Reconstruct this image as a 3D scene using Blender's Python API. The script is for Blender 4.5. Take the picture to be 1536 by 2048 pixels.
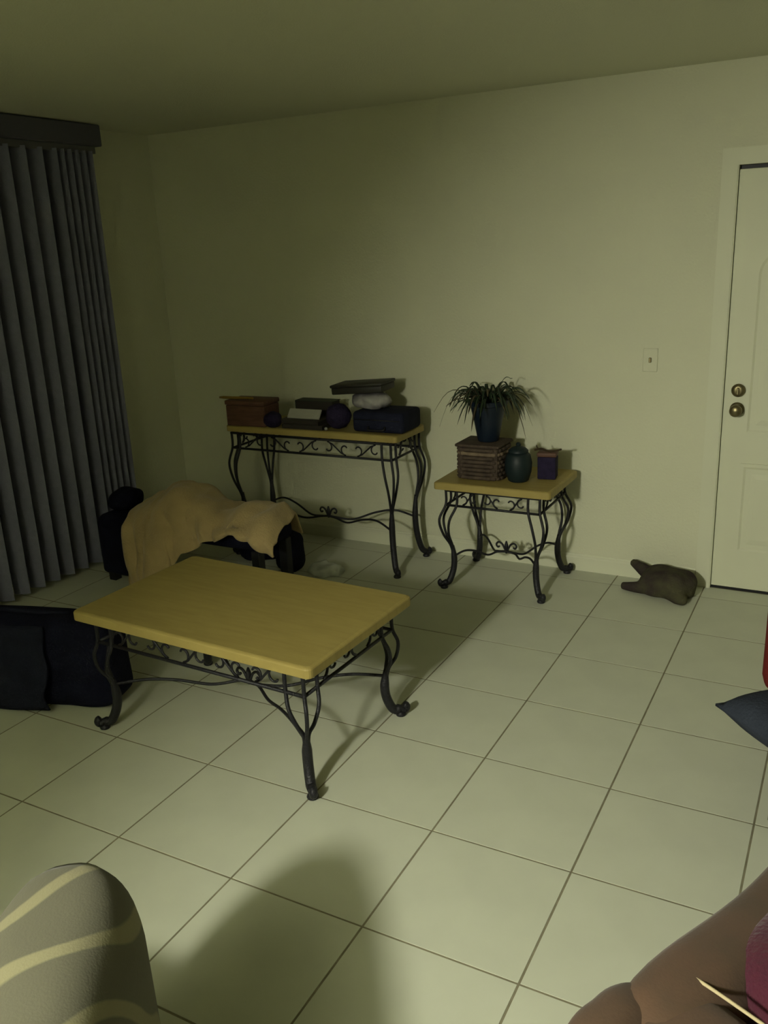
import bpy, bmesh, math, random
from mathutils import Vector, Matrix, noise
random.seed(7)
for o in list(bpy.data.objects): bpy.data.objects.remove(o, do_unlink=True)
S = bpy.context.scene
C = S.collection
PI = math.pi

# ------------------------------------------------------------------ camera
PITCH, YAW, ROLL, CAMH, FPX = 0.296845, 0.503752, -0.045724, 1.750148, 1746.692
fw = Vector((-math.sin(YAW)*math.cos(PITCH), math.cos(YAW)*math.cos(PITCH), -math.sin(PITCH)))
rt0 = Vector((math.cos(YAW), math.sin(YAW), 0)); up0 = rt0.cross(fw)
rt = rt0*math.cos(ROLL) + up0*math.sin(ROLL); up = up0*math.cos(ROLL) - rt0*math.sin(ROLL)
cam = bpy.data.objects.new('camera', bpy.data.cameras.new('camera')); C.objects.link(cam)
M = Matrix.Identity(4)
for i in range(3): M[i][0], M[i][1], M[i][2] = rt[i], up[i], -fw[i]
M.translation = (0, 0, CAMH); cam.matrix_world = M
cam.data.sensor_fit = 'VERTICAL'; cam.data.sensor_height = 24.0
cam.data.lens = 24.0*FPX/2048.0; cam.data.clip_start = 0.05
S.camera = cam

# ------------------------------------------------------------------ world, lamp, added fill, exposure
w = bpy.data.worlds.new('night'); S.world = w; w.use_nodes = True
w.node_tree.nodes['Background'].inputs[0].default_value = (0.01, 0.012, 0.03, 1)
w.node_tree.nodes['Background'].inputs[1].default_value = 0.15
S.view_settings.view_transform = 'Standard'; S.view_settings.look = 'None'
S.view_settings.gamma = 1.0; S.view_settings.use_curve_mapping = False
S.view_settings.exposure = -0.08
LAMP = Vector((-1.22, -0.95, 1.90)); AIM = Vector((0.02, 3.7, 0.0))
def area(name, loc, aim, size, power, col):
    l = bpy.data.lights.new(name, 'AREA'); l.shape = 'DISK'; l.size = size; l.energy = power; l.color = col
    o = bpy.data.objects.new(name, l); C.objects.link(o); o.location = loc
    o.rotation_euler = (Vector(aim)-Vector(loc)).to_track_quat('-Z', 'Y').to_euler(); return o
LCOL = (1.0, 0.985, 0.81)
sl = bpy.data.lights.new('unseen_lamp_light', 'SPOT'); sl.energy = 400; sl.color = LCOL; sl.shadow_soft_size = 0.11  # source placed from the cast shadows; the floor lamp around it is added
sl.spot_size = math.radians(75); sl.spot_blend = 1.0
lamp_light = bpy.data.objects.new('unseen_lamp_light', sl); C.objects.link(lamp_light); lamp_light.location = LAMP
lamp_light.rotation_euler = (AIM-LAMP).to_track_quat('-Z', 'Y').to_euler()
fill_light = area('added_fill_uplight', LAMP+Vector((0, -0.22, 0.17)), LAMP+Vector((0, -0.22, 1.0)), 0.16, 74, LCOL)  # added upward fill to lift ceiling and wall ambience, no such source known

# ------------------------------------------------------------------ materials
def mat(name, col, rough=0.6, spec=0.3, metal=0.0, var=0.0, vscale=8.0, bump=0.0, bscale=60.0, col2=None, sheen=0.0, stretch=(1, 1, 1)):
    m = bpy.data.materials.new(name); m.use_nodes = True
    nt = m.node_tree; b = nt.nodes['Principled BSDF']
    b.inputs['Base Color'].default_value = (*col, 1); b.inputs['Roughness'].default_value = rough
    b.inputs['Specular IOR Level'].default_value = spec; b.inputs['Metallic'].default_value = metal
    if sheen: b.inputs['Sheen Weight'].default_value = sheen
    tc = nt.nodes.new('ShaderNodeTexCoord'); mp = nt.nodes.new('ShaderNodeMapping')
    mp.inputs['Scale'].default_value = stretch
    nt.links.new(tc.outputs['Object'], mp.inputs['Vector'])
    if var or col2:
        n = nt.nodes.new('ShaderNodeTexNoise'); n.inputs['Scale'].default_value = vscale; n.inputs['Detail'].default_value = 5
        nt.links.new(mp.outputs['Vector'], n.inputs['Vector'])
        r = nt.nodes.new('ShaderNodeValToRGB')
        c2 = col2 if col2 else tuple(c*(1-var) for c in col)
        r.color_ramp.elements[0].position = 0.35; r.color_ramp.elements[1].position = 0.65
        r.color_ramp.elements[0].color = (*c2, 1); r.color_ramp.elements[1].color = (*col, 1)
        nt.links.new(n.outputs['Fac'], r.inputs['Fac']); nt.links.new(r.outputs['Color'], b.inputs['Base Color'])
    if bump:
        n2 = nt.nodes.new('ShaderNodeTexNoise'); n2.inputs['Scale'].default_value = bscale; n2.inputs['Detail'].default_value = 3
        nt.links.new(mp.outputs['Vector'], n2.inputs['Vector'])
        bp = nt.nodes.new('ShaderNodeBump'); bp.inputs['Strength'].default_value = bump; bp.inputs['Distance'].default_value = 0.01
        nt.links.new(n2.outputs['Fac'], bp.inputs['Height']); nt.links.new(bp.outputs['Normal'], b.inputs['Normal'])
    return m
def stripes(name, col, col2, scale, dist, width, rough=0.9):
    m = mat(name, col, rough, 0.15, bump=0.10, bscale=220, sheen=0.1); nt = m.node_tree; b = nt.nodes['Principled BSDF']
    tc = nt.nodes.new('ShaderNodeTexCoord'); wv = nt.nodes.new('ShaderNodeTexWave'); wv.inputs['Scale'].default_value = scale
    wv.inputs['Distortion'].default_value = dist; wv.inputs['Detail'].default_value = 1; wv.inputs['Detail Scale'].default_value = 1.2
    wv.bands_direction = 'DIAGONAL'
    mp2 = nt.nodes.new('ShaderNodeMapping'); mp2.inputs['Scale'].default_value = (-1, 1, 0.6)
    nt.links.new(tc.outputs['Object'], mp2.inputs['Vector']); nt.links.new(mp2.outputs['Vector'], wv.inputs['Vector'])
    r = nt.nodes.new('ShaderNodeValToRGB'); r.color_ramp.elements[0].position = 1-width; r.color_ramp.elements[1].position = 1-width*0.5
    r.color_ramp.elements[0].color = (*col, 1); r.color_ramp.elements[1].color = (*col2, 1)
    nt.links.new(wv.outputs['Fac'], r.inputs['Fac']); nt.links.new(r.outputs['Color'], b.inputs['Base Color'])
    return m
MT = dict(
    wall=mat('wall_paint', (0.64, 0.645, 0.49), 0.85, 0.2, var=0.05, vscale=1.5, bump=0.25, bscale=90),
    ceiling=mat('ceiling_paint', (0.69, 0.695, 0.54), 0.95, 0.1, bump=0.3, bscale=140),
    trim=mat('trim_paint', (0.65, 0.66, 0.51), 0.6, 0.3, var=0.03, vscale=4),
    tile=mat('floor_tile_glaze', (0.60, 0.62, 0.51), 0.62, 0.2, var=0.06, vscale=5, bump=0.04, bscale=25),
    grout=mat('grout', (0.26, 0.24, 0.165), 0.95, 0.1, var=0.25, vscale=20),
    top=mat('golden_oak', (0.36, 0.285, 0.092), 0.5, 0.3, col2=(0.32, 0.25, 0.078), vscale=7, stretch=(1, 7, 1), bump=0.06, bscale=40),
    iron=mat('wrought_iron', (0.022, 0.022, 0.026), 0.45, 0.4, metal=0.4, bump=0.3, bscale=160),
    slat=mat('blind_slat', (0.19, 0.195, 0.28), 0.75, 0.2, var=0.1, vscale=30, bump=0.15, bscale=250),
    valance=mat('blind_valance', (0.085, 0.085, 0.11), 0.7, 0.2),
    glass=mat('night_glass', (0.004, 0.005, 0.01), 0.08, 0.5),
    frame=mat('window_frame', (0.10, 0.10, 0.11), 0.5, 0.4),
    knob=mat('aged_brass', (0.20, 0.17, 0.09), 0.35, 0.5, metal=0.85),
    dark=mat('black_plastic', (0.012, 0.012, 0.014), 0.5, 0.3),
    navy=mat('navy_fabric', (0.010, 0.011, 0.026), 0.9, 0.1, var=0.35, vscale=9, bump=0.4, bscale=120),
    navy2=mat('navy_canvas', (0.013, 0.015, 0.032), 0.85, 0.15, var=0.3, vscale=12, bump=0.3, bscale=200),
    tan=mat('tan_blanket', (0.50, 0.38, 0.19), 0.95, 0.1, var=0.16, vscale=6, bump=0.5, bscale=90, sheen=0.2),
    brownbox=mat('red_brown_wood', (0.12, 0.06, 0.04), 0.6, 0.3, var=0.3, vscale=14, stretch=(1, 5, 5)),
    pen=mat('amber_wood', (0.24, 0.15, 0.03), 0.5, 0.3),
    purple=mat('purple_cloth', (0.024, 0.018, 0.048), 0.85, 0.15, var=0.3, vscale=30, bump=0.4, bscale=80),
    bookdark=mat('dark_cover', (0.030, 0.026, 0.020), 0.6, 0.3),
    bookgreen=mat('green_cover', (0.030, 0.040, 0.026), 0.6, 0.3),
    paper=mat('paper', (0.36, 0.36, 0.30), 0.85, 0.2, var=0.1, vscale=20),
    greybag=mat('grey_white_plastic', (0.34, 0.33, 0.32), 0.5, 0.4, col2=(0.12, 0.11, 0.12), vscale=9, bump=0.3, bscale=25),
    blacktray=mat('black_lid', (0.020, 0.019, 0.014), 0.5, 0.3),
    pot=mat('blue_pot_glaze', (0.006, 0.013, 0.026), 0.45, 0.35, var=0.2, vscale=10),
    soil=mat('soil', (0.02, 0.015, 0.01), 1, 0.05, bump=0.8, bscale=60),
    leaf=mat('dark_leaf', (0.025, 0.045, 0.020), 0.55, 0.3, var=0.35, vscale=10),
    leafdry=mat('dry_leaf', (0.08, 0.065, 0.035), 0.7, 0.2, var=0.3, vscale=12),
    wicker=mat('wicker', (0.085, 0.062, 0.045), 0.8, 0.2, var=0.4, vscale=30),
    wickerband=mat('wicker_pale_band', (0.20, 0.15, 0.10), 0.8, 0.2, var=0.3, vscale=30),
    teal=mat('teal_glaze', (0.010, 0.020, 0.022), 0.5, 0.3, var=0.2, vscale=10),
    twig=mat('twig_bark', (0.05, 0.035, 0.02), 0.9, 0.1),
    olive=mat('olive_cloth', (0.075, 0.072, 0.04), 0.95, 0.1, col2=(0.04, 0.03, 0.03), vscale=9, bump=0.5, bscale=70),
    plastic=mat('pale_plastic_bag', (0.42, 0.44, 0.36), 0.5, 0.4, var=0.2, vscale=12, bump=0.3, bscale=40),
    chair=stripes('striped_slipcover', (0.125, 0.12, 0.085), (0.25, 0.235, 0.14), 3.0, 3.5, 0.15),
    brown=mat('brown_upholstery', (0.115, 0.068, 0.045), 0.95, 0.1, col2=(0.085, 0.058, 0.04), vscale=7, bump=0.12, bscale=160, sheen=0.1),
    maroon=mat('maroon_cloth', (0.085, 0.016, 0.024), 0.95, 0.1, col2=(0.065, 0.016, 0.034), vscale=6, bump=0.4, bscale=120, sheen=0.15),
    red=mat('red_upholstery', (0.14, 0.018, 0.016), 0.9, 0.1, var=0.25, vscale=8, bump=0.3, bscale=120),
    piping=mat('pale_piping', (0.50, 0.42, 0.26), 0.8, 0.2),
    bluegrey=mat('slate_cushion', (0.035, 0.042, 0.06), 0.9, 0.1, var=0.2, vscale=8, bump=0.4, bscale=100),
    shade=mat('lamp_shade', (0.35, 0.33, 0.25), 0.7, 0.2),
)

# ------------------------------------------------------------------ mesh helpers
def obj(name, me, m, parent=None, loc=None, rot=None):
    o = bpy.data.objects.new(name, me); C.objects.link(o)
    if m is not None and not me.materials: me.materials.append(MT[m])
    if parent is not None: o.parent = parent
    if loc is not None: o.location = loc
    if rot is not None: o.rotation_euler = rot
    return o
def thing(name, label, cat, loc=(0, 0, 0), rz=0.0, group=None):
    o = bpy.data.objects.new(name, None); C.objects.link(o); o.location = loc; o.rotation_euler = (0, 0, rz)
    o.empty_display_size = 0.1
    o['label'] = label; o['category'] = cat
    if group: o['group'] = group
    return o
def tag(o, label, cat, group=None):
    o['label'] = label; o['category'] = cat
    if group: o['group'] = group
    return o
def struct(o, label, cat):
    o['kind'] = 'structure'; o['label'] = label; o['category'] = cat; return o
def mesh(name, v, f, smooth=True):
    me = bpy.data.meshes.new(name); me.from_pydata([tuple(p) for p in v], [], f); me.validate(); me.update()
    bm = bmesh.new(); bm.from_mesh(me); bmesh.ops.recalc_face_normals(bm, faces=bm.faces); bm.to_mesh(me); bm.free()
    if smooth: me.shade_smooth()
    return me
def box(x0, x1, y0, y1, z0, z1, bev=0.0, seg=2, name='box'):
    bm = bmesh.new(); bmesh.ops.create_cube(bm, size=1)
    for v in bm.verts: v.co = Vector(((x0+x1)/2+v.co.x*(x1-x0), (y0+y1)/2+v.co.y*(y1-y0), (z0+z1)/2+v.co.z*(z1-z0)))
    if bev: bmesh.ops.bevel(bm, geom=bm.edges[:], offset=bev, segments=seg, affect='EDGES', profile=0.5)
    me = bpy.data.meshes.new(name); bm.to_mesh(me); bm.free(); 
    if bev: me.shade_smooth(); me.set_sharp_from_angle(angle=0.6)
    return me
def boxes(lst, name='boxes'):
    v = []; f = []
    for x0, x1, y0, y1, z0, z1 in lst:
        b = len(v)
        v += [(x, y, z) for x in (x0, x1) for y in (y0, y1) for z in (z0, z1)]
        f += [tuple(b+i for i in q) for q in ((0, 1, 3, 2), (4, 6, 7, 5), (0, 4, 5, 1), (2, 3, 7, 6), (0, 2, 6, 4), (1, 5, 7, 3))]
    return mesh(name, v, f, False)
def tube_data(pts, r, n=7, flat=1.0):
    P = [Vector(p) for p in pts]; m = len(P); v = []; f = []
    rr = r if isinstance(r, (list, tuple)) else [r]*m
    t0 = (P[1]-P[0]).normalized(); a = Vector((0, 0, 1)) if abs(t0.z) < 0.9 else Vector((1, 0, 0))
    nrm = (a - t0*a.dot(t0)).normalized()
    for i in range(m):
        t = (P[min(i+1, m-1)]-P[max(i-1, 0)]).normalized()
        nrm = nrm - t*nrm.dot(t)
        nrm = nrm.normalized() if nrm.length > 1e-6 else t.orthogonal().normalized()
        b = t.cross(nrm)
        for k in range(n):
            an = 2*PI*k/n; v.append(P[i]+(nrm*math.cos(an)+b*math.sin(an)*flat)*rr[i])
    for i in range(m-1):
        for k in range(n): f.append((i*n+k, i*n+(k+1) % n, (i+1)*n+(k+1) % n, (i+1)*n+k))
    f.append(tuple(range(n))[::-1]); f.append(tuple((m-1)*n+k for k in range(n)))
    return v, f
def tubes(lst, name='tube', n=7):
    v = []; f = []
    for pts, r in lst:
        a, b = tube_data(pts, r, n); o = len(v); v += a; f += [tuple(i+o for i in q) for q in b]
    return mesh(name, v, f)
def bez(pts, k=10):                                   # Catmull-Rom through points
    P = [Vector(p) for p in pts]; P = [P[0]*2-P[1]]+P+[P[-1]*2-P[-2]]; out = []
    for i in range(1, len(P)-2):
        for j in range(k):
            t = j/k; a, b, c, d = P[i-1:i+3]
            out.append(0.5*((2*b)+(c-a)*t+(2*a-5*b+4*c-d)*t*t+(3*b-a-3*c+d)*t**3))
    out.append(P[-2]); return out
def lathe(prof, n=24, name='lathe'):
    v = []; f = []
    for r, z in prof:
        for k in range(n): v.append((r*math.cos(2*PI*k/n), r*math.sin(2*PI*k/n), z))
    m = len(prof)
    for i in range(m-1):
        for k in range(n): f.append((i*n+k, i*n+(k+1) % n, (i+1)*n+(k+1) % n, (i+1)*n+k))
    f.append(tuple(range(n))); f.append(tuple((m-1)*n+k for k in range(n)))
    me = mesh(name, v, f); me.set_sharp_from_angle(angle=0.9); return me
def pillow(sx, sy, sz, e=0.35, e2=0.5, nu=40, nv=20, amp=0.0, sc=6.0, seed=0.0, flatz=None, name='soft'):
    """superellipsoid, half sizes sx sy sz, centred; noise displaced"""
    sg = lambda c, p: math.copysign(abs(c)**p, c)
    v = []; f = []
    for j in range(nv+1):
        ph = -PI/2+PI*j/nv
        for i in range(nu):
            th = 2*PI*i/nu
            p = Vector((sx*sg(math.cos(ph), e2)*sg(math.cos(th), e), sy*sg(math.cos(ph), e2)*sg(math.sin(th), e), sz*sg(math.sin(ph), e2)))
            if amp:
                q = p*sc+Vector((seed, seed*1.7, seed*0.3)); d = p.normalized()
                p = p + d*(noise.noise(q)*amp+noise.noise(q*2.3)*amp*0.5)
            if flatz is not None: p.z = max(p.z, flatz)
            v.append(p)
    for j in range(nv):
        for i in range(nu): f.append((j*nu+i, j*nu+(i+1) % nu, (j+1)*nu+(i+1) % nu, (j+1)*nu+i))
    me = mesh(name, v, f)
    bm = bmesh.new(); bm.from_mesh(me); bmesh.ops.remove_doubles(bm, verts=bm.verts, dist=1e-5); bm.to_mesh(me); bm.free(); me.shade_smooth()
    return me
def sheet(fn, nu, nv, th, name='sheet'):
    """closed thin solid of a surface fn(u,v)"""
    P = [[Vector(fn(i/nu, j/nv)) for i in range(nu+1)] for j in range(nv+1)]
    N = []
    for j in range(nv+1):
        row = []
        for i in range(nu+1):
            a = P[j][min(i+1, nu)]-P[j][max(i-1, 0)]; b = P[min(j+1, nv)][i]-P[max(j-1, 0)][i]
            c = a.cross(b); row.append(c.normalized() if c.length > 1e-9 else Vector((0, 0, 1)))
        N.append(row)
    W = nu+1; T = W*(nv+1); v = [P[j][i] for j in range(nv+1) for i in range(W)]+[P[j][i]-N[j][i]*th for j in range(nv+1) for i in range(W)]
    f = []
    for j in range(nv):
        for i in range(nu):
            q = (j*W+i, j*W+i+1, (j+1)*W+i+1, (j+1)*W+i); f.append(q); f.append(tuple(T+k for k in q[::-1]))
    rim = [i for i in range(W)]+[j*W+nu for j in range(1, nv+1)]+[nv*W+i for i in range(nu-1, -1, -1)]+[j*W for j in range(nv-1, 0, -1)]
    for a in range(len(rim)):
        b = rim[(a+1) % len(rim)]; f.append((rim[a], b, T+b, T+rim[a]))
    return mesh(name, v, f)

# ------------------------------------------------------------------ room shell
XL, XR, YB, YF, ZC = -3.97, 1.75, 4.43, -1.75, 2.45
DX0, DX1, DZ = -0.555, 0.345, 2.02                      # door opening
floor = struct(obj('floor', boxes([(XL-0.1, XR+0.1, YF-0.1, YB+0.1, -0.10, -0.0009)]), 'grout'), 'floor of pale square glazed tiles with dark grout joints', 'floor')
TS, TXA, TY3 = 0.4419, -0.58154, 1.6303
g = 0.0030
full = box(-TS/2+g, TS/2-g, -TS/2+g, TS/2-g, -0.012, 0.0, 0.0005, 1, 'tile'); full.materials.append(MT['tile'])
for i in range(-10, 7):
    for j in range(-9, 9):
        x0 = TXA+i*TS; y0 = TY3+j*TS; x1 = x0+TS; y1 = y0+TS
        cx0, cx1, cy0, cy1 = max(x0, XL), min(x1, XR), max(y0, YF), min(y1, YB)
        if cx1-cx0 < 0.02 or cy1-cy0 < 0.02: continue
        dz = random.uniform(-0.0002, 0.0002)
        if cx1-cx0 > TS-1e-6 and cy1-cy0 > TS-1e-6: obj('tile', full, None, floor, ((x0+x1)/2, (y0+y1)/2, dz))
        else: obj('tile', box(cx0+g, cx1-g, cy0+g, cy1-g, -0.012, 0, 0.0005, 1, 'tile_cut'), 'tile', floor, (0, 0, dz))
struct(obj('ceiling', boxes([(XL-0.1, XR+0.1, YF-0.1, YB+0.1, ZC, ZC+0.1)]), 'ceiling'), 'plain dim cream painted ceiling', 'ceiling')
struct(obj('wall_back', boxes([(XL-0.1, DX0, YB, YB+0.12, -0.1, ZC), (DX1, XR+0.1, YB, YB+0.12, -0.1, ZC), (DX0, DX1, YB, YB+0.12, DZ, ZC), (DX0, DX1, YB+0.10, YB+0.12, -0.1, DZ)]), 'wall'), 'long cream wall behind the three iron tables', 'wall')
WY0, WY1, WZ = 1.6, 3.5, 2.20                        # patio window opening in left wall
struct(obj('wall_left', boxes([(XL-0.12, XL, WY1, YB, -0.1, ZC), (XL-0.12, XL, YF-0.1, WY0, -0.1, ZC), (XL-0.12, XL, WY0, WY1, WZ, ZC), (XL-0.12, XL, WY0, WY1, -0.1, 0.04)]), 'wall'), 'dim cream wall behind the vertical blinds', 'wall')
struct(obj('wall_right', boxes([(XR, XR+0.12, YF-0.1, YB, -0.1, ZC)]), 'wall'), 'cream side wall to the right of the door', 'wall')
struct(obj('wall_front', boxes([(XL, XR, YF-0.12, YF, -0.1, ZC)]), 'wall'), 'cream wall on the near side of the room', 'wall')
win = struct(obj('window_1', boxes([(XL-0.09, XL-0.04, WY0, WY0+0.05, 0.04, WZ), (XL-0.09, XL-0.04, WY1-0.05, WY1, 0.04, WZ), (XL-0.09, XL-0.04, (WY0+WY1)/2-0.03, (WY0+WY1)/2+0.03, 0.04, WZ), (XL-0.09, XL-0.04, WY0+0.05, WY1-0.05, WZ-0.05, WZ), (XL-0.09, XL-0.04, WY0+0.05, WY1-0.05, 0.04, 0.10)]), 'frame'), 'dark patio window behind the vertical blinds', 'window')
for a, b in ((WY0+0.05, (WY0+WY1)/2-0.03), ((WY0+WY1)/2+0.03, WY1-0.05)):
    obj('pane', boxes([(XL-0.072, XL-0.062, a, b, 0.10, WZ-0.05)]), 'glass', win)
# baseboards: moulded profile
def baseboard(name, x0, x1, label):
    prof = [(0, 0), (-0.014, 0), (-0.014, 0.072), (-0.010, 0.080), (-0.006, 0.084), (-0.004, 0.092), (0, 0.094)]
    v = [(x, YB+p[0], p[1]) for x in (x0, x1) for p in prof]; n = len(prof)
    f = [(i, (i+1) % n, n+(i+1) % n, n+i) for i in range(n)]+[tuple(range(n)), tuple(range(n, 2*n))]
    return struct(obj(name, mesh('baseboard', v, f, False), 'trim'), label, 'baseboard')
baseboard('baseboard_back', XL, DX0-0.075, 'pale moulded baseboard along the wall behind the tables')
baseboard('baseboard_right', DX1+0.075, XR, 'pale baseboard to the right of the door')
# door casing
tr = struct(obj('trim_1', boxes([(DX0-0.072, DX0, YB-0.013, YB, 0, DZ), (DX0-0.018, DX0-0.004, YB-0.018, YB-0.013, 0, DZ)]), 'trim'), 'narrow pale casing up the left side of the door', 'trim')
struct(obj('trim_2', boxes([(DX1, DX1+0.072, YB-0.013, YB, 0, DZ)]), 'trim'), 'pale casing up the right side of the door', 'trim')
struct(obj('trim_3', boxes([(DX0-0.072, DX1+0.072, YB-0.013, YB, DZ, DZ+0.072)]), 'trim'), 'pale head casing above the door', 'trim')
# door: slab with raised panels, arched upper ones
door = struct(obj('door_1', box(DX0+0.0025, DX1-0.0025, YB+0.004, YB+0.056, 0.012, DZ-0.018, 0.002, 1), 'trim'), 'pale panelled entrance door at the right of the long wall', 'door')
def panel_outline(x0, x1, z0, z1, arch):
    pts = [(x0, z0), (x1, z0)]
    if not arch: return pts+[(x1, z1), (x0, z1)]
    n = 14; cx = (x0+x1)/2; hw = (x1-x0)/2
    return pts+[(cx+hw*math.cos(PI*k/n), z1-arch+arch*math.sin(PI*k/n)) for k in range(n+1)]
def door_panel(x0, x1, z0, z1, arch=0):
    o = panel_outline(x0, x1, z0, z1, arch); cx = (x0+x1)/2; cz = (z0+z1)/2
    def ring(k, y):
        return [(cx+(x-cx)*(1-k/(x1-x0)*2), y, cz+(z-cz)*(1-k/(z1-z0)*2)) for x, z in o]
    y = YB+0.004; R = [ring(0, y+0.001), ring(0.0, y-0.007), ring(0.016, y-0.007), ring(0.026, y-0.0015), ring(0.050, y-0.0015), ring(0.075, y-0.006)]
    n = len(o); v = [p for r in R for p in r]; f = []
    for i in range(len(R)-1):
        for k in range(n): f.append((i*n+k, i*n+(k+1) % n, (i+1)*n+(k+1) % n, (i+1)*n+k))
    f.append(tuple((len(R)-1)*n+k for k in range(n))); f.append(tuple(range(n)))
    obj('panel', mesh('panel', v, f, False), 'trim', door)
dm = (DX0+DX1)/2
for a, b in ((DX0+0.10, dm-0.045), (dm+0.045, DX1-0.10)):
    door_panel(a, b, 0.20, 0.66); door_panel(a, b, 0.80, 1.68, 0.12)
def kn(z, lever):
    prof = [(0.0, 0.0), (0.032, 0.0), (0.033, 0.006), (0.027, 0.012), (0.013, 0.014), (0.012, 0.034), (0.022, 0.040), (0.029, 0.052), (0.028, 0.066), (0.018, 0.074), (0.0, 0.075)] if lever else \
           [(0.0, 0.0), (0.031, 0.0), (0.032, 0.010), (0.026, 0.018), (0.014, 0.020), (0.0, 0.0205)]
    return obj('knob' if lever else 'deadbolt', lathe(prof, 20), 'knob', door, (DX0+0.065, YB+0.0035, z), (PI/2, 0, 0))
kn(0.925, True); d = kn(1.015, False)
obj('thumb_turn', box(-0.005, 0.005, -0.016, 0.016, 0.02, 0.036, 0.002, 1), 'knob', d)
obj('threshold', boxes([(DX0+0.002, DX1-0.002, YB+0.005, YB+0.09, -0.002, 0.010)]), 'dark', door)
obj('head_gap', boxes([(DX0+0.002, DX1-0.002, YB+0.030, YB+0.09, DZ-0.016, DZ-0.001)]), 'dark', door)
# switch plate, door stop
sw = thing('light_switch', 'small switch plate on the wall left of the door', 'switch', (-0.905, YB, 1.15))
obj('plate', box(-0.036, 0.036, -0.006, 0.0, -0.058, 0.058, 0.003, 1), 'wall', sw); obj('toggle', box(-0.006, 0.006, -0.016, -0.004, -0.012, 0.012, 0.002, 1), 'knob', sw)
ds = thing('door_stop', 'tiny spring door stop on the baseboard beside the door', 'door stop', (-0.655, YB-0.014, 0.06))
obj('spring', tubes([([(0.007*math.cos(t*0.9), -0.002-0.0011*t, 0.007*math.sin(t*0.9)) for t in range(50)], 0.0022)], n=5), 'knob', ds)
obj('cap', lathe([(0, 0), (0.009, 0), (0.009, 0.014), (0.006, 0.018), (0, 0.018)], 12), 'trim', ds, (0, -0.056, 0), (PI/2, 0, 0))

# ------------------------------------------------------------------ vertical blinds
BX = XL+0.11
bl = thing('vertical_blind', 'grey vertical slat blinds hanging over the dark window at left', 'blinds', (BX, 2.85, 0.0))
obj('valance', box(-0.06, 0.06, -1.35, 1.02, 2.335, 2.445, 0.006, 1), 'valance', bl)
obj('head_rail', boxes([(-0.02, 0.02, -1.33, 1.0, 2.30, 2.345)]), 'frame', bl)
def slat_mesh():
    v = []; f = []; n = 6
    for z in (0.03, 2.31):
        for s in (1, -1):
            for k in range(n+1):
                t = (k/n-0.5)*0.089; c = 0.007*(1-(2*k/n-1)**2)
                v.append((c+s*0.0007, t, z))
    W = n+1
    for k in range(n):
        f += [(k, k+1, 2*W+k+1, 2*W+k), (W+k+1, W+k, 3*W+k, 3*W+k+1), (k, k+1, W+k+1, W+k), (2*W+k, 2*W+k+1, 3*W+k+1, 3*W+k)]
    f += [(0, 2*W, 3*W, W), (n, 2*W+n, 3*W+n, W+n)]
    me = mesh('slat', v, f); me.set_sharp_from_angle(angle=0.8); return me
sm = slat_mesh(); sm.materials.append(MT['slat'])
y = -1.30; k = 0
while y < 0.98:
    tight = y > 0.62
    a = math.radians(-62 if not tight else -80)+random.uniform(-0.05, 0.05)
    obj('slat', sm, None, bl, (0, y, 0), (0, 0, a)); y += 0.105 if not tight else 0.05; k += 1

# ------------------------------------------------------------------ iron tables
def spiral(cx, cz, r0, r1, a0, a1, n=22):
    return [(cx+(r0+(r1-r0)*t/n)*math.cos(a0+(a1-a0)*t/n), cz+(r0+(r1-r0)*t/n)*math.sin(a0+(a1-a0)*t/n)) for t in range(n+1)]
def scroll_pts(L, h):
    """an S scroll of length L, height h, in (x, z) around the origin"""
    r = h*0.40
    a = [(-L/2+r+(r*0.28+(r*0.72)*t/20)*math.cos(-1.2*PI+t/20*(-1.3*PI)), (r*0.28+(r*0.72)*t/20)*math.sin(-1.2*PI+t/20*(-1.3*PI))) for t in range(21)]
    b = [(-x, -z) for x, z in a[::-1]]
    p0, p1 = a[-1], b[0]
    mid = [(p0[0]+(p1[0]-p0[0])*t, p0[1]+(p1[1]-p0[1])*(3*t*t-2*t**3)) for t in (0.25, 0.5, 0.75)]
    return a+mid+b
def top_mesh(x0, x1, y0, y1, z0, z1):
    prof = [(0.008, 0), (0.001, 0.002), (0.0, 0.004), (0.0, 0.031), (0.002, 0.035), (0.006, 0.038), (0.012, z1-z0)]
    v = []; f = []; rc = 0.02; cn = 5
    for ins, dz in prof:
        r = max(rc-ins*0.3, 0.006)
        for (cx, cy, a0) in ((x1-ins-r, y1-ins-r, 0), (x0+ins+r, y1-ins-r, PI/2), (x0+ins+r, y0+ins+r, PI), (x1-ins-r, y0+ins+r, 1.5*PI)):
            for k in range(cn): a = a0+PI/2*k/(cn-1); v.append((cx+r*math.cos(a), cy+r*math.sin(a), z0+dz))
    n = 4*cn
    for i in range(len(prof)-1):
        for k in range(n): f.append((i*n+k, i*n+(k+1) % n, (i+1)*n+(k+1) % n, (i+1)*n+k))
    f.append(tuple(range(n))); f.append(tuple((len(prof)-1)*n+k for k in range(n)))
    return mesh('table_top', v, f, False)
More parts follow.
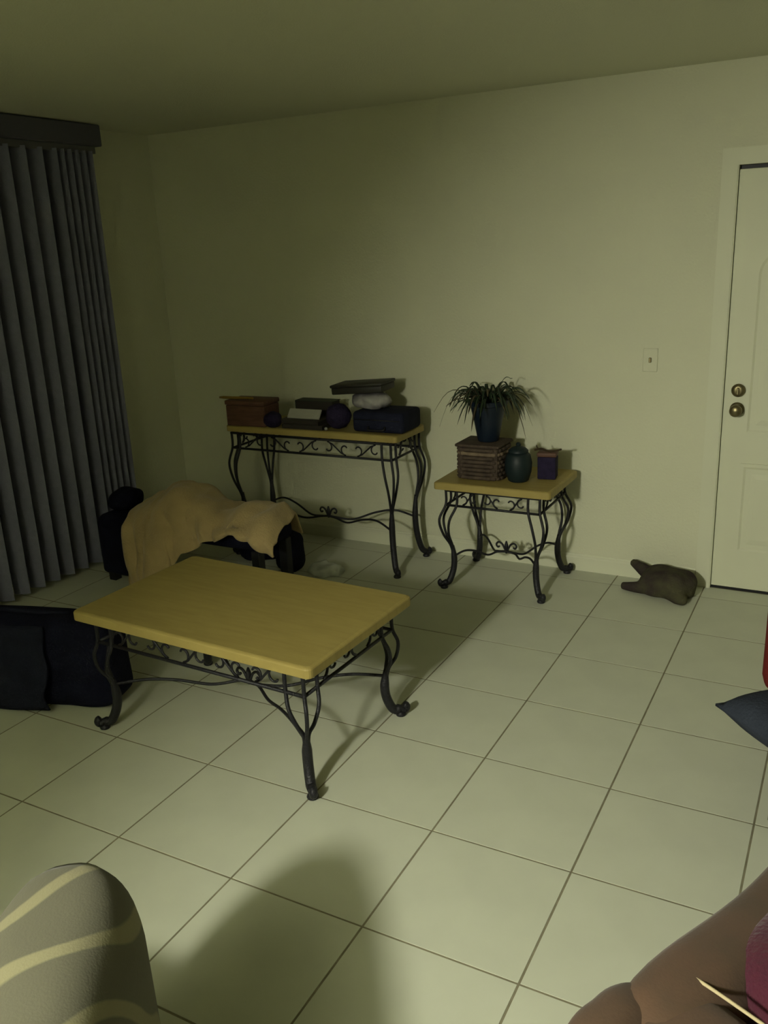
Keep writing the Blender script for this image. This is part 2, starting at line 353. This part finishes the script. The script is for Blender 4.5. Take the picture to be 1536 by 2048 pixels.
def iron_table(name, label, cx, cy, w, d, H, fw_, fd, ah, merge, stz, bar, bulge, scr, spread, arch=0.03, rz=0.0):
    """w,d: top size; fw_,fd: foot spacing; ah: apron height; merge: height where leg bars join; stz: stretcher height"""
    t = thing(name, label, 'table', (cx, cy, 0), rz)
    th = 0.040; zt = H-th; zl = zt-ah
    obj('table_top', top_mesh(-w/2, w/2, -d/2, d/2, zt, H), 'top', t)
    ax, ay = fw_/2-0.005, fd/2-0.005
    ru, rl = zt-0.007, zl
    for z, nm in ((ru, 'upper_rail'), (rl, 'lower_rail')):
        for s in (-1, 1):
            obj(nm, tubes([([(-ax-0.006, s*ay, z), (ax+0.006, s*ay, z)], bar*0.95)]), 'iron', t)
            obj(nm, tubes([([(s*ax, -ay-0.006, z), (s*ax, ay+0.006, z)], bar*0.95)]), 'iron', t)
    # apron scrolls
    zc = (ru+rl)/2; hh = ru-rl
    for horiz, L0 in ((True, 2*ax-2*spread), (False, 2*ay-2*spread)):
        n = max(2, round(L0/scr)); L = L0/n
        p = scroll_pts(L*0.98, hh*1.0)
        me = tubes([([(x, 0, z) for x, z in p], bar*0.62)], 'scroll', 6); me.materials.append(MT['iron'])
        for s in (-1, 1):
            for k in range(n):
                c = -L0/2+L*(k+0.5); mir = -1 if k % 2 else 1
                o = obj('scroll', me, None, t, (c, s*ay, zc) if horiz else (s*ax, c, zc), (0, 0, 0 if horiz else PI/2)); o.scale = (mir, 1, 1)
    # legs
    for sx in (-1, 1):
        for sy in (-1, 1):
            dg = Vector((sx, sy, 0)).normalized()
            c0 = Vector((sx*ax, sy*ay, 0))
            def P(off, z, along=Vector((0, 0, 0))): q = c0+dg*off+along; return Vector((q.x, q.y, z))
            # trunk from merge to foot
            low = bez([P(-0.030, merge+0.02), P(-0.038, merge*0.72), P(-0.030, merge*0.42), P(-0.006, merge*0.16), P(0.020, 0.030), P(0.040, 0.022), P(0.046, 0.036), P(0.036, 0.044)], 6)
            rr = [bar*min(2.5, 1.3+0.25*i) if i < len(low)*0.55 else bar*2.0 for i in range(len(low))]
            leg = obj('leg', tubes([(low, rr)], 'leg', 8), 'iron', t)
            obj('foot', lathe([(0, 0), (0.019, 0), (0.021, 0.006), (0.017, 0.014), (0.010, 0.020), (0, 0.021)], 14), 'iron', leg, P(0.022, 0.001))
            for dirv in (Vector((0, 0, 0)), Vector((-sx*spread, 0, 0)), Vector((0, -sy*spread, 0))):
                zz = zl-(zl-merge)*0.30
                pts = bez([P(0.0, ru, dirv), P(0.002, zl+0.004, dirv), P(bulge, zz, dirv*0.95), P(bulge*0.55, zl-(zl-merge)*0.62, dirv*0.55), P(-0.018, merge+0.025, dirv*0.18), P(-0.034, merge-0.035, dirv*0.08)], 6)
                obj('leg_bar', tubes([(pts, bar)], 'leg_bar'), 'iron', leg)
    # stretcher arms meeting at the middle
    for sx in (-1, 1):
        for sy in (-1, 1):
            e = Vector((sx*(ax-0.026), sy*(ay-0.026), stz)); c = Vector((sx*0.05, sy*0.006, stz-0.012))
            pts = bez([e, e.lerp(c, 0.25)+Vector((0, 0, arch*0.8)), e.lerp(c, 0.5)+Vector((0, 0, arch*0.55)), e.lerp(c, 0.78)+Vector((0, 0, -0.012)), c, Vector((0, sy*0.004, stz-0.006))], 7)
            obj('stretcher', tubes([(pts, bar*0.85)], 'stretcher'), 'iron', t)
    orn = []
    for s in (-1, 1):
        p = bez([(0.0, 0, stz-0.014), (s*0.010, 0, stz+0.008), (s*0.024, 0, stz+0.034), (s*0.044, 0, stz+0.042), (s*0.056, 0, stz+0.028), (s*0.048, 0, stz+0.014), (s*0.038, 0, stz+0.020)], 5)
        orn.append((p, bar*0.8))
    orn.append(([(0, 0, stz-0.016), (0, 0, stz+0.03), (0, 0, stz+0.052)], [bar, bar*1.6, bar*0.6]))
    obj('stretcher_ornament', tubes(orn, 'ornament', 6), 'iron', t)
    return t
iron_table('coffee_table', 'low coffee table with golden wooden top on curled black iron legs', -1.935, 2.38, 1.085, 0.665, 0.50, 0.965, 0.575, 0.095, 0.185, 0.18, 0.0072, 0.022, 0.165, 0.075, 0.02, math.radians(-2.5))
iron_table('end_table', 'small square iron end table with wooden top carrying the potted plant', -1.548, 4.135, 0.62, 0.47, 0.58, 0.51, 0.42, 0.085, 0.21, 0.17, 0.0068, 0.040, 0.13, 0.060, 0.03)
iron_table('console_table', 'tall narrow iron console table holding clutter against the wall', -2.65, 4.135, 1.12, 0.35, 0.79, 1.055, 0.35, 0.095, 0.36, 0.25, 0.0070, 0.030, 0.17, 0.055, 0.05)

# ------------------------------------------------------------------ things on the console table (top at 0.79)
Z = 0.791
bb = thing('wooden_box', 'red-brown lidded wooden box on the left end of the console table', 'box', (-3.055, 4.03, Z), math.radians(3))
obj('body', box(-0.13, 0.13, -0.08, 0.08, 0, 0.118, 0.004, 1), 'brownbox', bb); obj('lid', box(-0.134, 0.134, -0.084, 0.084, 0.120, 0.146, 0.006, 2), 'brownbox', bb)
o = obj('wooden_stick', tubes([([(-0.125, 0, 0), (-0.10, 0, 0), (0.0, 0, 0), (0.08, 0, 0), (0.092, 0, 0), (0.10, 0, 0)], [0.006, 0.008, 0.008, 0.006, 0.008, 0.004])], n=10), 'pen', None, (-3.12, 3.99, Z+0.155), (0, 0, 0.1))
tag(o, 'thin amber wooden stick lying on the red-brown box', 'stick')
o = obj('cloth_pouch', pillow(0.05, 0.045, 0.046, 0.7, 0.8, amp=0.008, sc=14, seed=3, flatz=-0.042), 'purple', None, (-2.878, 3.975, Z+0.043)); tag(o, 'small dark purple cloth pouch beside the wooden box', 'pouch')
def book(name, label, cover, cx, cy, z, w, d, h, rz=0, tilt=0):
    b = thing(name, label, 'book', (cx, cy, z), rz, 'books on the console table')
    b.rotation_euler = (tilt, 0, rz)
    obj('cover', boxes([(-w/2, w/2, -d/2, d/2, 0, 0.003), (-w/2, w/2, -d/2, d/2, h-0.003, h), (-w/2, -w/2+0.004, -d/2, d/2, 0.003, h-0.003)]), cover, b)
    obj('pages', boxes([(-w/2+0.004, w/2-0.004, -d/2+0.004, d/2-0.004, 0.003, h-0.003)]), 'paper' if cover == 'x' else 'bookdark', b)
book('book', 'dark brown book at the bottom of the stack on the console', 'bookdark', -2.685, 4.06, Z, 0.26, 0.18, 0.024, 0.03)
book('book', 'black book lying second in the stack under the envelope', 'bookdark', -2.705, 4.065, Z+0.025, 0.26, 0.17, 0.022, -0.04)
book('book', 'dark green thick book behind the pale envelope', 'bookgreen', -2.72, 4.205, Z, 0.25, 0.09, 0.125, 0.02)
o = obj('envelope', box(-0.105, 0.105, -0.004, 0.004, 0, 0.06, 0.002, 1), 'paper', None, (-2.705, 4.02, Z+0.049), (math.radians(-38), 0, 0.02)); tag(o, 'pale paper envelope leaning on the dark books', 'envelope')
o = obj('bead', pillow(0.010, 0.010, 0.009, 1, 1, 14, 8), 'paper', None, (-2.535, 3.985, Z+0.009)); tag(o, 'tiny pale round bead at the front of the console', 'bead')
o = obj('yarn_ball', pillow(0.072, 0.062, 0.070, 1, 1, 40, 24, 0.008, 20, 5), 'purple', None, (-2.485, 4.04, Z+0.072)); tag(o, 'round dark purple bundle in the middle of the console', 'bundle')
nc = thing('carry_case', 'long navy carrying case on the right end of the console table', 'case', (-2.225, 4.11, Z), 0.02)
obj('body', box(-0.15, 0.155, -0.115, 0.12, 0, 0.112, 0.022, 3), 'navy2', nc); obj('zipper', tubes([([(-0.13, -0.1165, 0.07), (0.0, -0.117, 0.071), (0.135, -0.1165, 0.07)], 0.003)]), 'dark', nc)
obj('handle', tubes([(bez([(-0.05, -0.117, 0.035), (-0.04, -0.131, 0.02), (0.04, -0.131, 0.02), (0.05, -0.117, 0.035)], 6), 0.006)]), 'dark', nc)
o = obj('plastic_bag', pillow(0.115, 0.075, 0.045, 0.8, 0.8, 48, 24, 0.018, 14, 9, flatz=-0.036), 'greybag', None, (-2.315, 4.12, Z+0.150)); tag(o, 'crumpled grey and white plastic bag on the navy case', 'bag')
tb = thing('flat_box', 'flat black box lying tilted on top of the grey bag', 'box', (-2.365, 4.12, Z+0.212), math.radians(4)); tb.rotation_euler = (0, math.radians(-4), math.radians(4))
obj('tray', box(-0.15, 0.15, -0.09, 0.09, -0.012, 0.024, 0.006, 2), 'blacktray', tb); obj('lid', box(-0.156, 0.156, -0.095, 0.095, 0.024, 0.040, 0.006, 2), 'blacktray', tb)

# ------------------------------------------------------------------ things on the end table (top at 0.58)
Z = 0.581
bk = thing('wicker_basket', 'brown woven basket under the plant pot on the end table', 'basket', (-1.655, 4.10, Z))
def basket_ring(z, gx, gy, r, ph, m=72):
    pts = []
    for k in range(m+1):
        a = 2*PI*k/m; c, s = math.cos(a), math.sin(a)
        wv = 1+0.03*math.sin(18*a+ph)
        pts.append((gx*math.copysign(abs(c)**0.45, c)*wv, gy*math.copysign(abs(s)**0.45, s)*wv, z))
    return (pts, r)
obj('body', box(-0.112, 0.112, -0.098, 0.098, 0.0, 0.172, 0.02, 2), 'wicker', bk)
for k in range(8):
    obj('weave', tubes([basket_ring(0.012+k*0.0205, 0.114, 0.100, 0.0108, PI*(k % 2))], n=6), 'wickerband' if k == 6 else 'wicker', bk)
obj('lid', box(-0.120, 0.120, -0.106, 0.106, 0.168, 0.184, 0.007, 2), 'wicker', bk)
pl = thing('potted_plant', 'spiky leaved plant in a tapered dark blue pot', 'plant', (-1.635, 4.11, Z+0.186))
obj('pot', lathe([(0, 0), (0.050, 0), (0.054, 0.004), (0.072, 0.10), (0.090, 0.182), (0.099, 0.186), (0.100, 0.208), (0.092, 0.210), (0.086, 0.190), (0, 0.188)], 32), 'pot', pl)
obj('soil', lathe([(0, 0.180), (0.084, 0.180), (0.084, 0.192), (0.05, 0.196), (0, 0.197)], 20), 'soil', pl)
def leaf(base, az, L, lift, droop, wd, m):
    dirv = Vector((math.cos(az), math.sin(az), 0)); sd = Vector((-dirv.y, dirv.x, 0)); n = 9; v = []; f = []
    for k in range(n+1):
        t = k/n; p = Vector(base)+dirv*(L*(t**0.9))+Vector((0, 0, lift*math.sin(min(t*1.15, 1)*PI*0.62)-droop*t*t*t))
        if p.y > 0.305: p.y = 0.305
        wv = wd*(0.5+0.9*t)*(1-t)**0.6+0.0006
        v += [p-sd*wv, p+sd*wv, p+Vector((0, 0, -0.0022-wv*0.25))]
    for k in range(n):
        a = k*3; b = a+3; f += [(a, a+2, b+2, b), (a+2, a+1, b+1, b+2), (a+1, a, b, b+1)]
    f += [(0, 1, 2), (n*3, n*3+2, n*3+1)]
    obj('leaf', mesh('leaf', v, f), m, pl)
rnd = random.Random(3)
for k in range(96):
    az = 2*PI*k/96*5.0+rnd.uniform(-0.3, 0.3); L = rnd.uniform(0.09, 0.22); r0 = rnd.uniform(0.0, 0.05)
    leaf((r0*math.cos(az), r0*math.sin(az), 0.185), az, L, rnd.uniform(0.04, 0.12), rnd.uniform(0.03, 0.15), rnd.uniform(0.007, 0.013), 'leaf' if rnd.random() < 0.8 else 'leafdry')
leaf((-0.03, -0.02, 0.19), PI+0.15, 0.25, 0.10, 0.14, 0.006, 'leafdry'); leaf((-0.03, -0.03, 0.19), PI+0.3, 0.21, 0.095, 0.20, 0.006, 'leaf')
leaf((0.02, 0.02, 0.19), 0.6, 0.10, 0.13, 0.0, 0.006, 'leaf'); leaf((0.03, 0.0, 0.19), 0.1, 0.20, 0.08, 0.18, 0.007, 'leaf'); leaf((0.03, 0.0, 0.19), -0.2, 0.19, 0.06, 0.22, 0.007, 'leafdry')
jr = thing('teal_jar', 'round dark teal lidded jar beside the basket', 'jar', (-1.455, 4.06, Z))
obj('body', lathe([(0, 0), (0.045, 0), (0.052, 0.006), (0.066, 0.05), (0.069, 0.095), (0.060, 0.135), (0.046, 0.150), (0, 0.151)], 28), 'teal', jr)
obj('lid', lathe([(0, 0.150), (0.050, 0.150), (0.050, 0.158), (0.034, 0.172), (0.010, 0.180), (0.013, 0.190), (0.008, 0.197), (0, 0.198)], 24), 'teal', jr)
pb = thing('trinket_box', 'small dark purple trinket box right of the teal jar', 'box', (-1.335, 4.16, Z), 0.15)
obj('body', box(-0.046, 0.046, -0.04, 0.04, 0, 0.115, 0.006, 2), 'purple', pb); obj('lid', box(-0.049, 0.049, -0.043, 0.043, 0.116, 0.138, 0.006, 2), 'brownbox', pb)
tw = tag(obj('twig', tubes([(bez([(-0.065, 0, 0.0), (-0.03, 0.005, 0.006), (0.02, -0.004, -0.002), (0.075, 0.0, 0.012)], 6), [0.0055]*10+[0.0045]*9)]+[(bez([(-0.035, 0, 0.004), (-0.05, 0.0, 0.012), (-0.055, 0.002, 0.024)], 4), 0.003)]), 'twig', None, (-1.335, 4.145, Z+0.1445)), 'short dark twig lying on the purple trinket box', 'twig')

# ------------------------------------------------------------------ bench with tan blanket behind the coffee table
bn = thing('bench', 'dark navy padded bench under the tan blanket', 'bench', (-3.09, 3.46, 0))
obj('seat', box(-0.55, 0.55, -0.155, 0.155, 0.30, 0.39, 0.03, 3), 'navy', bn)
obj('end_panel', box(-0.58, -0.36, -0.15, 0.15, 0.035, 0.37, 0.03, 3), 'navy', bn)
for sx in (-1, 1):
    for sy in (-1, 1): obj('leg', box(sx*0.51-0.025, sx*0.51+0.025, sy*0.12-0.025, sy*0.12+0.025, 0, 0.30, 0.004, 1), 'dark', bn)
def interp(x, pts):
    for (a, p), (b, q) in zip(pts, pts[1:]):
        if x <= b: t = max(0, (x-a)/(b-a)); t = t*t*(3-2*t); return p+(q-p)*t
    return pts[-1][1]
def blanket(u, v):
    x = -3.37+0.98*u
    zt = interp(u, [(0, 0.415), (0.12, 0.46), (0.30, 0.545), (0.45, 0.53), (0.62, 0.46), (0.80, 0.485), (0.93, 0.48), (1, 0.43)])
    hem = interp(u, [(0, 0.03), (0.10, 0.03), (0.21, 0.12), (0.42, 0.28), (0.6, 0.36), (0.74, 0.42), (0.84, 0.40), (0.93, 0.35), (1, 0.34)])
    yb = 3.635; yf = 3.275-0.02*math.sin(u*9); flare = interp(u, [(0, 0.06), (0.2, 0.10), (0.45, 0.03), (1, 0.02)])
    # path: back hem -> top -> front hem
    s0, s1 = 0.16, 0.56
    if v < s0:
        t = v/s0; y = yb+0.03*(1-t); z = 0.30+(zt-0.30-0.045)*t
    elif v < s1:
        t = (v-s0)/(s1-s0); y = yb+(yf-yb)*t; z = zt-0.045*abs(2*t-1)**3
    else:
        t = (v-s1)/(1-s1); y = yf-flare*t-0.015*math.sin(t*PI); z = (zt-0.045)+(hem-zt+0.045)*t
    x -= (y-3.27)*0.35; p = Vector((x, y, z)); q = Vector((x*7, y*5, z*3))
    w_ = noise.noise(q)*0.028+noise.noise(q*2.1)*0.014+0.014*math.sin(x*34+z*10+3*noise.noise(q*0.6))
    if v < s1: p.z += w_*0.8+0.012; p.y += w_*0.2
    else: p.y -= abs(w_)*1.1+0.012; p.z = max(p.z+w_*0.2, 0.016)
    p.x += 0.03*noise.noise(Vector((y*6, z*6, 2.0)))+(0.05*(v-s1) if (v > s1 and u < 0.3) else 0)
    return p
tag(obj('blanket', sheet(blanket, 96, 72, 0.010), 'tan'), 'rumpled tan blanket draped over the dark bench', 'blanket')
tag(obj('cushion', pillow(0.075, 0.11, 0.05, 0.6, 0.6, amp=0.012, sc=9, seed=2), 'navy', None, (-3.56, 3.46, 0.447), (0.0, 0.05, 0.2)), 'small navy cushion at the left end of the bench', 'cushion')
tag(obj('cloth_bag', pillow(0.13, 0.09, 0.085, 0.6, 0.7, amp=0.02, sc=9, seed=4, flatz=-0.08), 'navy', None, (-2.99, 3.93, 0.082), (0, 0, 0.3)), 'slumped navy cloth bag on the floor under the console', 'bag')
tag(obj('backpack', pillow(0.075, 0.085, 0.115, 0.6, 0.6, amp=0.015, sc=9, seed=6, flatz=-0.11), 'navy', None, (-2.74, 3.84, 0.112), (0, 0, 0.2)), 'small dark upright bag on the floor at the right end of the bench', 'bag')
tag(obj('crumpled_plastic', pillow(0.10, 0.075, 0.04, 0.8, 0.9, 44, 20, amp=0.03, sc=14, seed=8, flatz=-0.026), 'plastic', None, (-2.50, 3.86, 0.027), (0, 0, 0.2)), 'crumpled pale plastic bag on the floor beneath the console', 'bag')

# ------------------------------------------------------------------ dark bag at left, partly under the coffee table corner
db = thing('duffel_bag', 'big dark navy soft bag standing left of the coffee table', 'bag', (-2.91, 2.18, 0.0), math.radians(16))
obj('body', pillow(0.42, 0.10, 0.19, 0.28, 0.32, 60, 30, 0.014, 5, 1, flatz=-0.188), 'navy', db, (0, 0, 0.189))
obj('flap', sheet(lambda u, v: (-0.30+0.46*u+0.04*noise.noise(Vector((u*3, v*3, 1))), -0.108-0.035*math.sin(v*PI*0.5)-0.012*noise.noise(Vector((u*4, v*5, 5))), 0.36-0.347*v+0.02*abs(u-0.4)), 24, 20, 0.008), 'navy2', db)
obj('strap', tubes([(bez([(-0.25, 0.02, 0.376), (-0.12, 0.0, 0.390), (0.05, -0.01, 0.388), (0.2, 0.02, 0.374)], 8), 0.011)]), 'navy2', db)

# ------------------------------------------------------------------ crumpled dark cloth by the door
def fused(name, lst, vox, m, loc, rz, label, cat):
    v = []; f = []
    for me in lst:
        o_ = len(v); v += [x.co.copy() for x in me.vertices]; f += [tuple(i+o_ for i in p.vertices) for p in me.polygons]
    o = obj(name, mesh(name, v, f), m, None, loc, (0, 0, rz))
    r = o.modifiers.new('remesh', 'REMESH'); r.mode = 'VOXEL'; r.voxel_size = vox; r.use_smooth_shade = True
    s = o.modifiers.new('smooth', 'SMOOTH'); s.iterations = 6; s.factor = 0.5
    return tag(o, label, cat)
def moved(me, d):
    for x in me.vertices: x.co += Vector(d)
    return me
fused('cloth_bundle', [moved(pillow(0.145, 0.10, 0.085, 0.8, 0.8, amp=0.02, sc=10, seed=11, flatz=-0.05), (0.03, 0, 0.052)),
      tubes([(bez([(-0.05, 0.03, 0.06), (-0.12, 0.06, 0.085), (-0.19, 0.09, 0.105)], 5), [0.045, 0.043, 0.041, 0.039, 0.036, 0.034, 0.031, 0.028, 0.025, 0.022, 0.018])], n=10),
      tubes([(bez([(-0.04, -0.03, 0.03), (-0.12, -0.055, 0.026), (-0.19, -0.06, 0.024)], 5), [0.04, 0.038, 0.036, 0.034, 0.031, 0.029, 0.027, 0.025, 0.023, 0.021, 0.019])], n=10),
      tubes([(bez([(0.06, -0.05, 0.03), (0.12, -0.09, 0.024), (0.15, -0.12, 0.02)], 5), [0.04]*6+[0.034, 0.03, 0.026, 0.022, 0.018])], n=10)],
      0.008, 'olive', (-0.765, 4.265, 0.0), -0.12, 'crumpled dark olive cloth bundle on the floor near the door', 'cloth')

# ------------------------------------------------------------------ striped armchair, lower left
ac = thing('armchair', 'pale striped armchair with rounded arm in the near left corner', 'armchair', (-1.36, 0.39, 0.0), math.radians(35))
def rolled_arm(sx):
    v = []; f = []; ns = 48; ny = 36; y0, y1 = -0.45, 0.40
    for j in range(ny+1):
        t = j/ny; yy = y0+(y1-y0)*t
        k = 1.0
        if t > 0.80: k = math.sqrt(max(0.0, 1-((t-0.80)/0.20)**2))*0.80+0.20
        for i in range(ns):
            a = 2*PI*i/ns; c, s = math.cos(a), math.sin(a)
            xx = 0.155*math.copysign(abs(c)**0.7, c)*(0.55+0.45*k); zz = 0.325+0.315*math.copysign(abs(s)**0.55, s)*(0.93+0.07*k if s > 0 else 1)
            p = Vector((sx*0.40+xx, yy, zz)); p += Vector((c, 0, s if s > 0 else 0))*noise.noise(p*5)*0.010
            p.z = max(p.z, 0.01); v.append(p)
    for j in range(ny):
        for i in range(ns): f.append((j*ns+i, j*ns+(i+1) % ns, (j+1)*ns+(i+1) % ns, (j+1)*ns+i))
    f.append(tuple(range(ns))); f.append(tuple(ny*ns+i for i in range(ns)))
    return mesh('arm', v, f)
for sx in (-1, 1): obj('arm', rolled_arm(sx), 'chair', ac)
obj('seat_cushion', pillow(0.27, 0.36, 0.085, 0.3, 0.5), 'chair', ac, (0, 0.03, 0.385)); obj('base', box(-0.27, 0.27, -0.42, 0.36, 0.03, 0.31, 0.02, 2), 'chair', ac)
obj('backrest', pillow(0.42, 0.13, 0.27, 0.4, 0.5, amp=0.01, sc=5), 'chair', ac, (0, -0.46, 0.52))

# ------------------------------------------------------------------ brown and maroon sofa end, lower right
sf = thing('sofa', 'brown sofa with maroon seat in the near right corner', 'sofa', (-0.185, 1.17, 0.0), math.radians(-24))
def soft_arm(w_, y0, y1, zt, seed):
    v = []; f = []; ns = 26; ny = 26
    for j in range(ny+1):
        t = j/ny; e = min(t, 1-t)/0.12; k = 1 if e >= 1 else math.sqrt(max(0.0, 1-(1-e)**2))*0.85+0.15
        for i in range(ns):
            a = 2*PI*i/ns; c, s = math.cos(a), math.sin(a)
            p = Vector((w_/2*math.copysign(abs(c)**0.55, c)*(0.6+0.4*k), y0+(y1-y0)*t, zt/2+(zt/2)*math.copysign(abs(s)**0.45, s)*(0.9+0.1*k if s > 0 else 1)))
            p += Vector((c, 0, max(s, 0)))*noise.noise(p*4+Vector((seed, 0, 0)))*0.016; p.z = max(p.z, 0.012); v.append(p)
    for j in range(ny):
        for i in range(ns): f.append((j*ns+i, j*ns+(i+1) % ns, (j+1)*ns+(i+1) % ns, (j+1)*ns+i))
    f.append(tuple(range(ns))); f.append(tuple(ny*ns+i for i in range(ns)))
    return mesh('arm', v, f)
obj('arm', soft_arm(0.17, -0.06, 1.05, 0.57, 1), 'brown', sf)
obj('front_panel', soft_arm(0.24, -0.02, 0.75, 0.565, 4), 'brown', sf, (0.0, 0.0, 0.0), (0, 0, -PI/2))
obj('arm_roll', pillow(0.055, 0.10, 0.06, 0.8, 0.8, amp=0.006, sc=9, seed=3), 'brown', sf, (-0.035, -0.06, 0.505))
obj('base', box(0.05, 0.80, 0.05, 1.02, 0.03, 0.38, 0.02, 2), 'brown', sf)
obj('seat_cushion', pillow(0.40, 0.46, 0.115, 0.3, 0.42, amp=0.012, sc=4, seed=7), 'maroon', sf, (0.40, 0.585, 0.485))
obj('piping', tubes([(bez([(0.0, 0.083, 0.566), (0.05, 0.081, 0.571), (0.13, 0.080, 0.572), (0.3, 0.080, 0.571)], 8), 0.0032)]), 'piping', sf)
obj('backrest', pillow(0.13, 0.52, 0.30, 0.35, 0.5), 'brown', sf, (0.90, 0.5, 0.55))

# ------------------------------------------------------------------ red chair with slate cushion at the right edge
rc = thing('accent_chair', 'red upholstered chair at the right edge of the floor', 'chair', (0.28, 2.78, 0.0), math.radians(0))
obj('seat', box(-0.40, 0.40, -0.27, 0.36, 0.17, 0.31, 0.04, 3), 'navy', rc)
obj('backrest', box(-0.462, 0.40, 0.10, 0.26, 0.24, 0.60, 0.06, 3), 'red', rc)
for sx in (-0.36, 0.34):
    for sy in (-0.21, 0.30): obj('leg', box(sx-0.025, sx+0.025, sy-0.025, sy+0.025, 0, 0.22, 0.004, 1), 'dark', rc)
def square_cushion(h, th):
    v = []; f = []; n = 16
    for s in (1, -1):
        for j in range(n+1):
            for i in range(n+1):
                a, b = 2*i/n-1, 2*j/n-1
                k = (1-a**4)*(1-b**4); pin = 1-0.06*(1-abs(a*b))*(abs(a)**4+abs(b)**4)
                v.append((a*h*pin, b*h*pin, s*(th*k**0.5+0.004)))
    W = n+1; T = W*W
    for j in range(n):
        for i in range(n):
            q = (j*W+i, j*W+i+1, (j+1)*W+i+1, (j+1)*W+i); f.append(q); f.append(tuple(T+x for x in q[::-1]))
    rim = [i for i in range(W)]+[j*W+n for j in range(1, W)]+[n*W+i for i in range(n-1, -1, -1)]+[j*W for j in range(n-1, 0, -1)]
    for a in range(len(rim)): b = rim[(a+1) % len(rim)]; f.append((rim[a], b, T+b, T+rim[a]))
    return mesh('cushion', v, f)
tag(obj('throw_cushion', square_cushion(0.21, 0.055), 'bluegrey', None, (0.02, 2.52, 0.372), (0.0, 0.03, math.radians(45))), 'slate blue throw cushion poking out over the red chair seat', 'cushion')

# ------------------------------------------------------------------ added floor lamp, unseen behind the viewer, housing spot and fill
lp = thing('added_floor_lamp', 'added floor lamp standing unseen behind the viewer', 'lamp', (LAMP.x, LAMP.y-0.22, 0))
obj('base', lathe([(0, 0), (0.14, 0), (0.14, 0.015), (0.03, 0.03), (0, 0.031)], 24), 'dark', lp)
obj('pole', tubes([(bez([(0, 0, 0.02), (0, 0, 0.9), (0, 0.0, 1.60), (0, 0.0, 1.85), (0, 0.0, 2.02)], 6), 0.011)]), 'dark', lp)
obj('added_fill_bowl', lathe([(0.02, 2.02), (0.09, 2.05), (0.14, 2.10), (0.137, 2.10), (0.088, 2.055), (0.02, 2.028)], 28), 'shade', lp)  # bowl added to house the ambient fill
obj('reading_arm', tubes([([(0, 0, 1.80), (0, 0.10, 1.86), (0, 0.17, LAMP.z+0.03)], 0.008)]), 'dark', lp)
hd = obj('lamp_shade', lathe([(0.02, 0.15), (0.05, 0.15), (0.09, 0.08), (0.135, 0.004), (0.132, 0.004), (0.086, 0.08), (0.045, 0.145), (0.02, 0.145)], 28), 'shade', lp)
hd.location = (0, 0.22, LAMP.z); hd.rotation_euler = (AIM-LAMP).to_track_quat('-Z', 'Y').to_euler()
